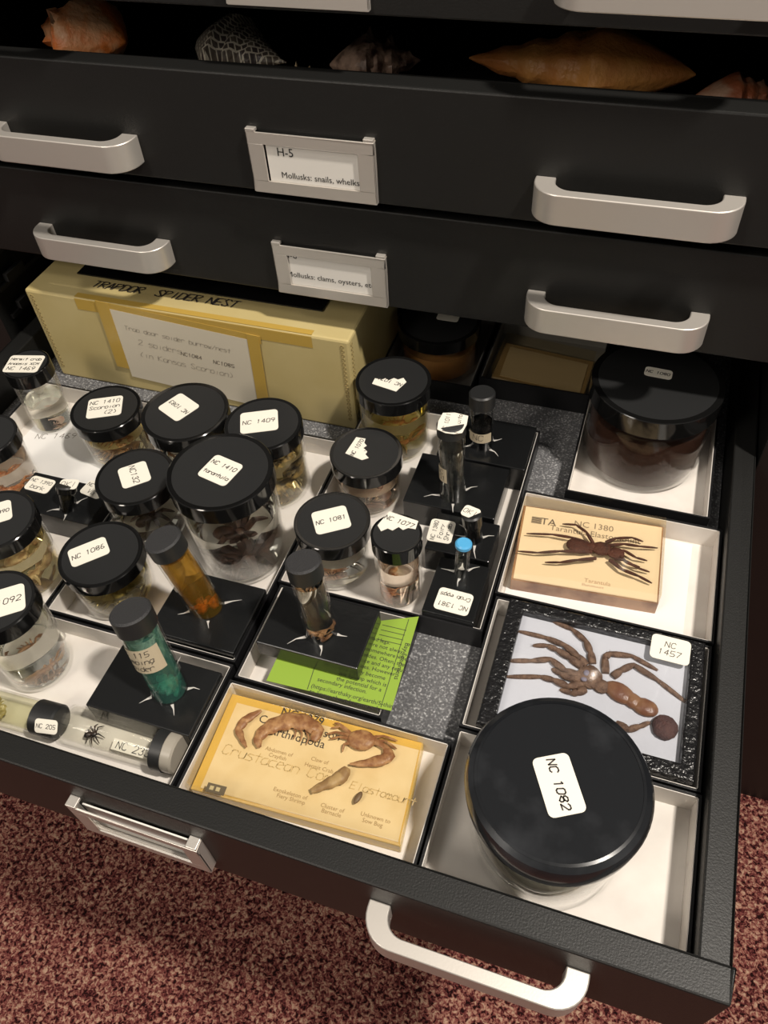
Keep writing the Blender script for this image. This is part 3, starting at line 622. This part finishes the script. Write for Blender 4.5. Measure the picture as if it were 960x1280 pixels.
def curl(ptpx, rads, z, m, name, parent, flat=.45, label=None, segn=12):
    mb = MB(); P_ = [at(x, y, z) for x, y in ptpx]; out = []; rr = []
    for i in range(len(P_) - 1):
        for j in range(4):
            s = j / 4; out.append(P_[i].lerp(P_[i + 1], s)); rr.append((rads[i] * (1 - s) + rads[i + 1] * s) * (1.08 if j in (1, 2) else .93))
    out.append(P_[-1]); rr.append(rads[-1]); mb.tube(out, rr, 0, segn, flat); o = mb.build(name, m, parent, smooth=True)
    if label: o['label'] = label
    return o
cf = curl([(392, 926), (398, 913), (385, 904), (365, 900), (345, 905), (330, 913), (322, 924), (324, 934)], [.0022, .0042, .0056, .0062, .0056, .0042, .0030, .0014], zt2, shrimp_m, 'crayfish_tail', ec)
for x, y in ((366, 911), (374, 914), (382, 918)):
    mb = MB(); p_, r_ = leg_tube([(x, y - 8), (x + 4, y + 4), (x + 1, y + 13)], zt2 - .0012, .0008, .0007); mb.tube(p_, r_, 0, 6); mb.build('leg', shrimp_m, cf, smooth=True)
curl([(327, 888), (318, 893), (306, 900), (298, 912), (303, 925), (308, 934)], [.0010, .0024, .0030, .0026, .0018, .0007], zt2, shrimp_m, 'shrimp', ec)
mb = MB(); mb.ball(at(452, 925, zt2), (.0092, .0066, .0028), 0, Matrix.Rotation(math.radians(8), 4, 'Z'), 18, 10, .06, 4); cb_ = mb.build('crab', shrimp_m, ec, smooth=True)
for lg in ([(440, 918), (425, 908), (414, 910)], [(440, 920), (420, 915), (408, 918)], [(440, 924), (424, 921), (412, 924)], [(442, 928), (430, 930), (428, 940)], [(462, 922), (480, 920), (497, 926)], [(464, 926), (482, 926), (496, 936)], [(464, 928), (480, 932), (493, 944)], [(438, 916), (425, 905), (418, 904)]):
    mb = MB(); p_, r_ = leg_tube(lg, zt2 - .001, .0012, .0010); mb.tube(p_, r_, 0, 6); mb.build('leg', shrimp_m, cb_, smooth=True)
for lg, rr in (([(466, 924), (482, 934), (488, 944), (478, 950), (456, 954), (437, 955)], [.0016, .0022, .0034, .0040, .0026, .0007]),):
    curl(lg, rr, zt2, shrimp_m, 'claw', cb_, .5)
curl([(434, 960), (428, 970), (418, 976), (404, 982), (389, 989)], [.0024, .0044, .0040, .0030, .0018], zt2, mat('shell_grey', (.26, .16, .075), .5, noise=(150, (.40, .28, .14), .4, .6)), 'barnacle_cluster', ec, .6)
mb = MB(); mb.ball(at(447.5, 997, zt2), (.0019, .0042, .0012), 0, Matrix.Rotation(math.radians(-14), 4, 'Z')); mb.build('sow_bug', mat('bug_grey', (.14, .09, .05), .5), ec, smooth=True)
mb = MB(); p_ = at(272, 983, -.0118); M = frame2(at(257, 987, -.0120), (1, .06, 0)); mb.box((0, -.001, 0), (.012, .0045, .0003), 0, M)
for k in range(2): mb.box((.002 + k * .004, .0006, .0003), (.0045 + k * .004, .003, .0004), 1, M)
mb.build('maker_tag', [mat('tag_dark', (.12, .09, .05), .5), mat('tag_light', (.5, .4, .2), .5)], ec)
# shaded block at the rear
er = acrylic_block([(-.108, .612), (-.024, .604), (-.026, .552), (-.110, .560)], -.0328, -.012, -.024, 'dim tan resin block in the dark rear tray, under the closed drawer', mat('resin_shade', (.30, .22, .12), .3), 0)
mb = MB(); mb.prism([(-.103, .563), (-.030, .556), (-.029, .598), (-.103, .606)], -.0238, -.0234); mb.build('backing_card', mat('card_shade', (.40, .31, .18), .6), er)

# ------------------------------------------------------------------ framed tarantula
rk = empty('display_frame', (.024, .27, -.033), 'black leather-grain display frame with a dry tarantula on white cotton, sticker NC 1457', 'frame')
fm = mat('frame_grain', (.009, .009, .010), .25, bump=(260, .9, .0016))
zr = -.0075
q = [at(*p, zr) for p in ((640, 746), (886, 797), (869, 962), (592, 906))]
o4 = [Vector((-.0400, .3165, 0)), Vector((.0885, .3165, 0)), Vector((.0885, .2205, 0)), Vector((-.0400, .2205, 0))]
i4 = [Vector((-.0290, .3085, 0)), Vector((.0800, .3085, 0)), Vector((.0800, .2300, 0)), Vector((-.0290, .2300, 0))]
mb = MB()
for i in range(4):
    j = (i + 1) % 4; mb.prism([(o4[j].x, o4[j].y), (o4[i].x, o4[i].y), (i4[i].x, i4[i].y), (i4[j].x, i4[j].y)], -.0328, zr)
mb.build('frame_rim', fm, rk, bevel=.0014)
mb = MB(); mb.prism([(p.x, p.y) for p in (i4[3], i4[2], i4[1], i4[0])], -.0328, -.0140); mb.build('cotton_bed', mat('cotton', (.66, .68, .72), .9, bump=(60, .3, .003)), rk)
mb = MB(); mb.prism([(p.x, p.y) for p in (i4[3], i4[2], i4[1], i4[0])], -.0082, -.0078); mb.build('glass_pane', clear('pane', (.97, .97, .98), .5, .05), rk)
sticker(rk, at(838, 812, -.0076), at(848, 814.5, -.0076) - at(838, 812, -.0076), .0245, .0185, ['NC', '1457'], size=.0040, wd=.00045)
zt3 = -.0125
dry = hairy('tarantula_dry', (.24, .145, .09), (.10, .055, .036), 260); dry2 = mat('tarantula_pale', (.30, .16, .08), .35, noise=(90, (.20, .085, .045), .4, .6), bump=(250, .5, .001)); dryd = hairy('tarantula_dark', (.06, .022, .02), (.11, .045, .035), 200)
def hairs(mb, pts, rad, n, L, seed):
    rnd = random.Random(seed)
    for _ in range(n):
        i = rnd.randrange(len(pts) - 1); p = pts[i].lerp(pts[i + 1], rnd.random()); a = rnd.random() * 2 * PI; d = Vector((math.cos(a), math.sin(a), rnd.uniform(.1, .9))).normalized(); ax = (pts[i + 1] - pts[i]).normalized()
        d = (d + ax * .5).normalized(); p = p + d * rad[i] * .8; q = d.cross(ax)
        if q.length < .01: continue
        q = q.normalized() * .00012; mb.quad([p - q, p + q, p + d * L * rnd.uniform(.5, 1.2)])
e_t = empty('tarantula', at(737, 846, -.014), 'large dry tarantula spread on the cotton of the display frame', 'spider')
mb = MB(); mb.ball(at(737, 846, zt3), (.0078, .0085, .0030), 0, None, 18, 12, .16, 5); mb.ball(at(752, 858, zt3), (.0055, .005, .0026), 0, None, 14, 8, .2, 6); mb.build('carapace', dry, e_t, smooth=True)
mb = MB(); mb.ball(at(775, 866, zt3), (.0105, .0066, .0034), 0, Matrix.Rotation(math.radians(-22), 4, 'Z'), 18, 12, .05, 7); mb.ball(at(806, 884, zt3), (.0085, .0060, .0032), 0, Matrix.Rotation(math.radians(-8), 4, 'Z'), 18, 12, .05, 8)
mb.ball(at(791, 876, zt3), (.0075, .0052, .0030), 0, Matrix.Rotation(math.radians(-22), 4, 'Z'), 18, 12, .05, 8); mb.build('shed_skin', dry2, e_t, smooth=True)
mb = MB(); mb.ball(at(831, 909, zt3 + .0005), (.0078, .0082, .0040), 0, None, 18, 12, .10, 9); mb.build('abdomen', dryd, e_t, smooth=True)
mb = MB(); mb.ball(at(733, 841, zt3 + .0028), (.0018, .0022, .0008), 0); mb.ball(at(730, 849, zt3 + .0026), (.0020, .0016, .0008), 0); mb.ball(at(741, 843, zt3 + .0026), (.0014, .0018, .0007), 0); mb.build('eye_spot', mat('grey_violet', (.22, .20, .25), .5), e_t, smooth=True)
for lg in ([(741, 830), (738, 815), (732, 801), (716, 787), (690, 776)], [(733, 832), (722, 820), (705, 806), (682, 797), (648, 789)], [(728, 834), (712, 822), (696, 812), (684, 807), (666, 807)], [(726, 846), (706, 838), (688, 824), (664, 826), (634, 826)],
           [(728, 856), (710, 858), (692, 850), (676, 846), (632, 846)], [(757, 842), (756, 822), (762, 817), (790, 820), (822, 838)], [(766, 846), (776, 838), (792, 831), (822, 850), (860, 880)], [(770, 905), (786, 912), (800, 908), (812, 903)]):
    p_, r_ = leg_tube(lg, zt3 - .0010, .0016, .0023); mb = MB(); mb.tube(p_, r_, 0, 10); hairs(mb, p_, r_, 170, .0016, int(lg[0][0])); mb.build('leg', dry, e_t, smooth=True)
for lg in ([(727, 850), (712, 848), (700, 842), (690, 836)], [(731, 862), (722, 866), (714, 866), (700, 862)]):
    p_, r_ = leg_tube(lg, zt3 - .0010, .0016, .0024); mb = MB(); mb.tube(p_, r_, 0, 10); hairs(mb, p_, r_, 90, .0016, int(lg[0][0])); mb.build('pedipalp', dry, e_t, smooth=True)

# ------------------------------------------------------------------ specimens inside the jars
def specimen(name, c, ang, L, m, label, kind='scorpion', tilt=0, seed=0, m2=None, cat='specimen', fat=1):
    """a preserved animal resting at the bottom of its jar; c = centre of its underside"""
    rnd = random.Random(seed); e = empty(name, c, label, cat)
    T = Matrix.Translation(c) @ Matrix.Rotation(ang, 4, 'Z') @ Matrix.Rotation(tilt, 4, 'Y'); u = L / 10
    def tb(pts, rad, nm, mm=m, segs=8, parent=e, flat=1):
        mb = MB(); P_ = [T @ Vector((a * u, b_ * u, c_ * u)) for a, b_, c_ in pts]; mb.tube(P_, [r * u * fat for r in rad], 0, segs, flat); return mb.build(nm, mm, parent, smooth=True)
    if kind == 'scorpion':
        pts = [(-3 + i * .45, .3 * math.sin(i * .4), 1.0) for i in range(14)]; tb(pts, [.25, .55, .8, .92, .98, 1.0, .98, .95, .9, .8, .7, .6, .5, .35], 'body', segs=12, flat=.7)
        tb([(-3, 0, .9), (-4, .4, 1.4), (-4.9, 1, 2.2), (-5, 1.8, 3.1), (-4.3, 2.4, 3.6), (-3.6, 2.5, 3.2)], [.35, .33, .30, .28, .34, .06], 'tail')
        for s in (-1, 1):
            tb([(2.5, .4 * s, .9), (3.4, 1.5 * s, 1.2), (4.4, 1.5 * s, 1.1), (5.1, .9 * s, 1), (5.8, .6 * s, 1)], [.2, .25, .42, .45, .06], 'claw')
            for k in range(4):
                x = 1.6 - k * .9; tb([(x, .6 * s, .8), (x + .3 - k * .2, 1.7 * s, 1.4), (x + .2 - k * .5, 2.7 * s, .7), (x - .2 - k * .5, 3.3 * s, .1)], [.2, .16, .12, .05], 'leg', segs=6)
    elif kind == 'spider':
        mb = MB(); mb.ball(T @ Vector((-1.6 * u, 0, 1.4 * u)), (1.7 * u, 1.3 * u, 1.2 * u), 0, T, 14, 8, .1, seed); mb.ball(T @ Vector((.6 * u, 0, 1.1 * u)), (1.1 * u, 1.0 * u, .7 * u), 0, T, 14, 8, .1, seed); mb.build('body', m, e, smooth=True)
        for s in (-1, 1):
            for k in range(4):
                a = math.radians(35 + k * 36); dx, dy = math.cos(a), math.sin(a) * s
                tb([(.6 + dx * .8, dy * .8, 1), (.6 + dx * 2.4, dy * 2.4, 2.6), (.6 + dx * 3.7, dy * 3.7, 1.2), (.6 + dx * 4.5, dy * 4.5, .2)], [.34, .3, .22, .1], 'leg', segs=6)
    elif kind == 'shrimp':
        n = 14; pts = []; rad = []
        for i in range(n):
            a = -.2 + 2.6 * i / (n - 1); pts.append((3.2 * math.cos(a), 2.6 * math.sin(a) - .8, 1.1 + .12 * i)); rad.append(.25 + 1.0 * math.sin(PI * min(1, .15 + i / n)) * (1.05 if i % 2 else .92))
        tb(pts, rad, 'body', segs=12)
        for k in range(5):
            a = .3 + k * .42; tb([(2.7 * math.cos(a), 2.2 * math.sin(a) - .8, 1), (1.6 * math.cos(a), 1.3 * math.sin(a) - .8, .5), (1.0 * math.cos(a + .3), .8 * math.sin(a + .3) - .8, .1)], [.16, .12, .05], 'leg', segs=6)
        for s in (0, 1): tb([(3.1, -1.2, 1.1), (3.6, -2.2 - s * .4, 1.8), (2.8 - s, -3.4, 2.4)], [.1, .07, .03], 'antenna', segs=5)
    else:                                                            # lump of dried fragments
        mb = MB()
        for k in range(9):
            mb.ball(T @ Vector((rnd.uniform(-3, 3) * u, rnd.uniform(-3, 3) * u, (1 + rnd.random() * 1.6) * u)), (rnd.uniform(1.0, 2.2) * u, rnd.uniform(.8, 1.7) * u, rnd.uniform(.7, 1.3) * u), 0, Matrix.Rotation(rnd.random() * 3, 4, 'Z'), 10, 7, .35, k)
        mb.build('body', m, e, smooth=True)
        for k in range(5):
            a = rnd.random() * 6.3; tb([(math.cos(a), math.sin(a), 1.8), (2.4 * math.cos(a), 2.4 * math.sin(a), 3), (3.6 * math.cos(a + .2), 3.6 * math.sin(a + .2), 1.6)], [.4, .3, .1], 'leg', segs=6)
    return e
Z0 = TF + .0046
def sm(n, a, b_): return mat('spec_' + n, a, .4, noise=(160, b_, .4, .62), bump=(400, .4, .001))
brown = sm('brown', (.20, .085, .035), (.40, .22, .10)); dark = sm('dark', (.030, .014, .010), (.085, .04, .025)); orange = sm('orange', (.55, .20, .07), (.75, .45, .25)); stripe = sm('stripe', (.030, .018, .010), (.60, .45, .22)); cream = sm('cream', (.62, .50, .33), (.36, .22, .12)); pink = sm('pink', (.62, .40, .32), (.70, .58, .48)); olive = sm('olive', (.20, .16, .05), (.42, .35, .14)); black = sm('black', (.012, .01, .01), (.05, .03, .02))
specimen('hermit_crab', (-.4765, .4045, Z0), .3, .020, pink, 'small pinkish crab in the small jar farthest left', 'shrimp', seed=1)
specimen('scorpion', (-.4030, .3920, Z0), -.3, .040, brown, 'brown scorpion in the short jar labelled Scorpion', 'scorpion', tilt=-.25, seed=2, fat=1.7)
specimen('scorpion', (-.3190, .3830, Z0), .5, .044, brown, 'brown scorpion in the jar labelled NC 1083', 'scorpion', seed=3, fat=1.25)
specimen('scorpion', (-.2500, .3880, Z0), 1.0, .046, stripe, 'dark and cream striped scorpion in jar NC 1409', 'scorpion', tilt=-.6, seed=4, fat=2.1)
specimen('spider', (-.2470, .3150, Z0), .4, .060, dark, 'dark brown tarantula in the biggest jar of the middle tray', 'spider', seed=5, fat=1.9)
mb = MB(); mb.box((-.2720, .3020, TF + .026), (-.2210, .3060, TF + .048)); tag(mb.build('cork_strip', mat('cork_dark', (.045, .022, .016), .7, bump=(300, .6, .001))), 'dark brown strip floating over the tarantula in the biggest middle jar', 'strip') if False else None
specimen('spider', (-.3270, .3190, Z0), 1.2, .042, dark, 'dark spider in jar NC132', 'spider', seed=6, fat=1.8)
specimen('crayfish', (-.3240, .2560, Z0), -.4, .042, olive, 'olive brown crayfish in the short jar NC 1086', 'scorpion', tilt=-.2, seed=7, fat=2.0)
specimen('crayfish', (-.3960, .2500, Z0), .8, .046, cream, 'cream and brown crayfish in the jar at the left edge', 'scorpion', tilt=-.6, seed=8, fat=1.8)
specimen('crab', (-.4620, .3230, Z0), .2, .038, orange, 'orange crab in the jar cut by the left edge', 'lump', seed=9)
specimen('scorpion', (-.3410, .1840, Z0), 1.0, .030, brown, 'small brown scorpion in the tall jar at the lower left', 'scorpion', tilt=-.3, seed=10, fat=1.5)
specimen('shrimp', (-.1760, .3220, Z0), 1.2, .022, orange, 'orange curled shrimp in jar NC 1081', 'shrimp', seed=11, fat=1.3)
specimen('shrimp', (-.1200, .3140, Z0 + .003), 2.4, .025, orange, 'orange brown shrimp in the narrow jar NC 1077', 'shrimp', tilt=.5, seed=12)
specimen('shrimp', (-.1720, .3990, Z0), .2, .030, pink, 'pale pink shrimp in jar NC 1070', 'shrimp', seed=13)
specimen('crayfish', (-.1690, .4600, Z0), .5, .046, sm('ruddy', (.34, .13, .05), (.40, .33, .14)), 'reddish and olive crayfish in the tall jar beside the box', 'scorpion', tilt=-.55, seed=14, fat=1.3)
specimen('crayfish', (-.1630, .5740, Z0), .2, .055, sm('ruddy', (.34, .13, .05), (.40, .33, .14)), 'reddish crayfish in the shaded rear jar', 'scorpion', tilt=-.2, seed=15)
for k, (dx, dy) in enumerate(((-.018, -.014), (.016, -.018), (.0, .014))):
    specimen('shell_fragment', (.0285 + dx, .5052 + dy, Z0), k * 2.0, .034, dark, ['dark shell piece at the left in the big brown jar', 'dark shell piece at the front right in the big brown jar', 'dark shell piece at the back in the big brown jar'][k], 'lump', seed=16 + k)
specimen('beetle', (-.2410, .2509, -.0085), .4, .0195, sm('rust', (.20, .05, .02), (.42, .13, .04)), 'rust brown beetle at the bottom of the amber vial', 'lump', seed=20)
specimen('insect_remains', (-.1513, .2478, .0000), .4, .020, brown, 'brown remains at the bottom of the clear vial over the green card', 'lump', seed=21)
specimen('green_leaf_roll', (-.2357, .1870, -.0085), .4, .0190, sm('leafgreen', (.02, .16, .11), (.08, .30, .22)), 'dark green mass at the bottom of the green vial', 'lump', seed=22)
specimen('mosquito', (-.1024, .3983, -.0155), .4, .010, cream, 'pale scrap in the clear vial with white paper cap label', 'lump', seed=23)
specimen('spider', (-.2780, .1500, -.0300), .6, .017, black, 'small black spider inside the lying clear tube', 'spider', seed=24)
specimen('insect', (-.3500, .1470, -.0295), .2, .018, olive, 'olive insect inside the lying tube at the left edge', 'lump', seed=25)
mb = MB(); M = frame2((-.2600, .1440, -.0262), (1, .02, 0), (0, -.35, 1)); mb.box((0, 0, 0), (.026, .007, .0003), 0, M); hand(mb, 'NC 233', M @ Matrix.Translation((.003, .0015, .0005)), .0045, .0005, 1)
tag(mb.build('paper_slip', [paper, ink]), 'small paper slip reading NC 233 inside the lying clear tube', 'slip')

# ------------------------------------------------------------------ shells in the drawer above
zs_ = .2082
def shell(name, c, L, ang, m, label, spikes=0, taper=1.0, fat=.42, seed=0, squash=.75):
    rnd = random.Random(seed); mb = MB(); T = Matrix.Translation(c) @ Matrix.Rotation(ang, 4, 'Z'); n = 26; seg = 28
    base = len(mb.v)
    for i in range(n + 1):
        t = i / n; prof = fat * L * ((t / .38) ** .75 if t < .38 else (1 - (t - .38) / .62) ** taper)
        if t > .38: prof *= 1 + .10 * math.sin((t - .38) * 44)
        prof = max(prof, .0008)
        for j in range(seg):
            a = 2 * PI * j / seg; k = 1 + .035 * math.sin(a * 9 + i * .2)
            if spikes and .28 < t < .95: k += spikes * max(0, math.sin(a * 5 + t * 21)) ** 5 * max(0, math.sin(t * 30)) 
            y = prof * math.cos(a) * k; z = prof * math.sin(a) * k * squash; x = (t - .5) * L
            mb.v.append(tuple(T @ Vector((x, y, z + fat * L * squash * (1.0 if not spikes else 1.15)))))
    for i in range(n):
        for j in range(seg):
            j2 = (j + 1) % seg; mb.f.append([base + i * seg + j, base + (i + 1) * seg + j, base + (i + 1) * seg + j2, base + i * seg + j2]); mb.m.append(0)
    mb.f.append([base + j for j in range(seg)]); mb.f.append([base + n * seg + j for j in range(seg)][::-1]); mb.m += [0, 0]
    e = mb.build(name, m, None, smooth=True); return tag(e, label, 'shell')
def shm(n, a, b_, s=60, r=.45): return mat('seashell_' + n, a, r, noise=(s, b_, .4, .6), bump=(220, .6, .002))
def checker_mat():
    m = shm('checked', (.30, .27, .22), (.36, .32, .26)); nt = m.node_tree; b_ = nt.nodes['Principled BSDF']; tc = nt.nodes.new('ShaderNodeTexCoord'); mp = nt.nodes.new('ShaderNodeMapping'); mp.inputs['Rotation'].default_value = (0, 0, -.5)
    br = nt.nodes.new('ShaderNodeTexBrick'); br.inputs['Scale'].default_value = 110; br.inputs['Color1'].default_value = (.04, .03, .03, 1); br.inputs['Color2'].default_value = (.10, .08, .06, 1); br.inputs['Mortar'].default_value = (.46, .42, .34, 1); br.inputs['Mortar Size'].default_value = .05; br.inputs['Row Height'].default_value = .35; br.inputs['Brick Width'].default_value = .5
    nt.links.new(tc.outputs['Object'], mp.inputs[0]); nt.links.new(mp.outputs[0], br.inputs[0]); nt.links.new(br.outputs[0], b_.inputs['Base Color']); return m
YS = .545
shell('conch_shell', (-.447, .570, zs_), .092, 2.9, shm('orange', (.85, .24, .05), (.92, .50, .26)), 'knobbly orange conch in the drawer gap at upper left', .5, .9, .36, 1)
shell('cone_shell', (-.313, .570, zs_), .085, -.25, checker_mat(), 'grey shell with dark checks in the drawer gap', 0, 1.1, .36, 2)
shell('spiny_shell', (-.262, .560, zs_), .040, .5, shm('pale', (.62, .46, .26), (.75, .65, .5)), 'small pale spiny shell right of the checked one', .8, .8, .30, 3)
shell('murex_shell', (-.212, .580, zs_), .065, .3, shm('murex', (.06, .03, .02), (.40, .27, .20), 90), 'dark speckled spiny shell in the middle of the drawer gap', .7, .8, .34, 4)
shell('whelk_shell', (-.068, .580, zs_), .150, -.02 + PI, shm('amber', (.55, .20, .05), (.66, .30, .08), 30), 'large orange whelk in the drawer gap above the right handle', .12, .8, .20, 5)
shell('whelk_shell', (.038, .575, zs_), .060, .2, shm('ruddy', (.40, .12, .05), (.50, .30, .20), 70), 'ribbed reddish shell at the right end of the drawer gap', .3, .9, .30, 6)
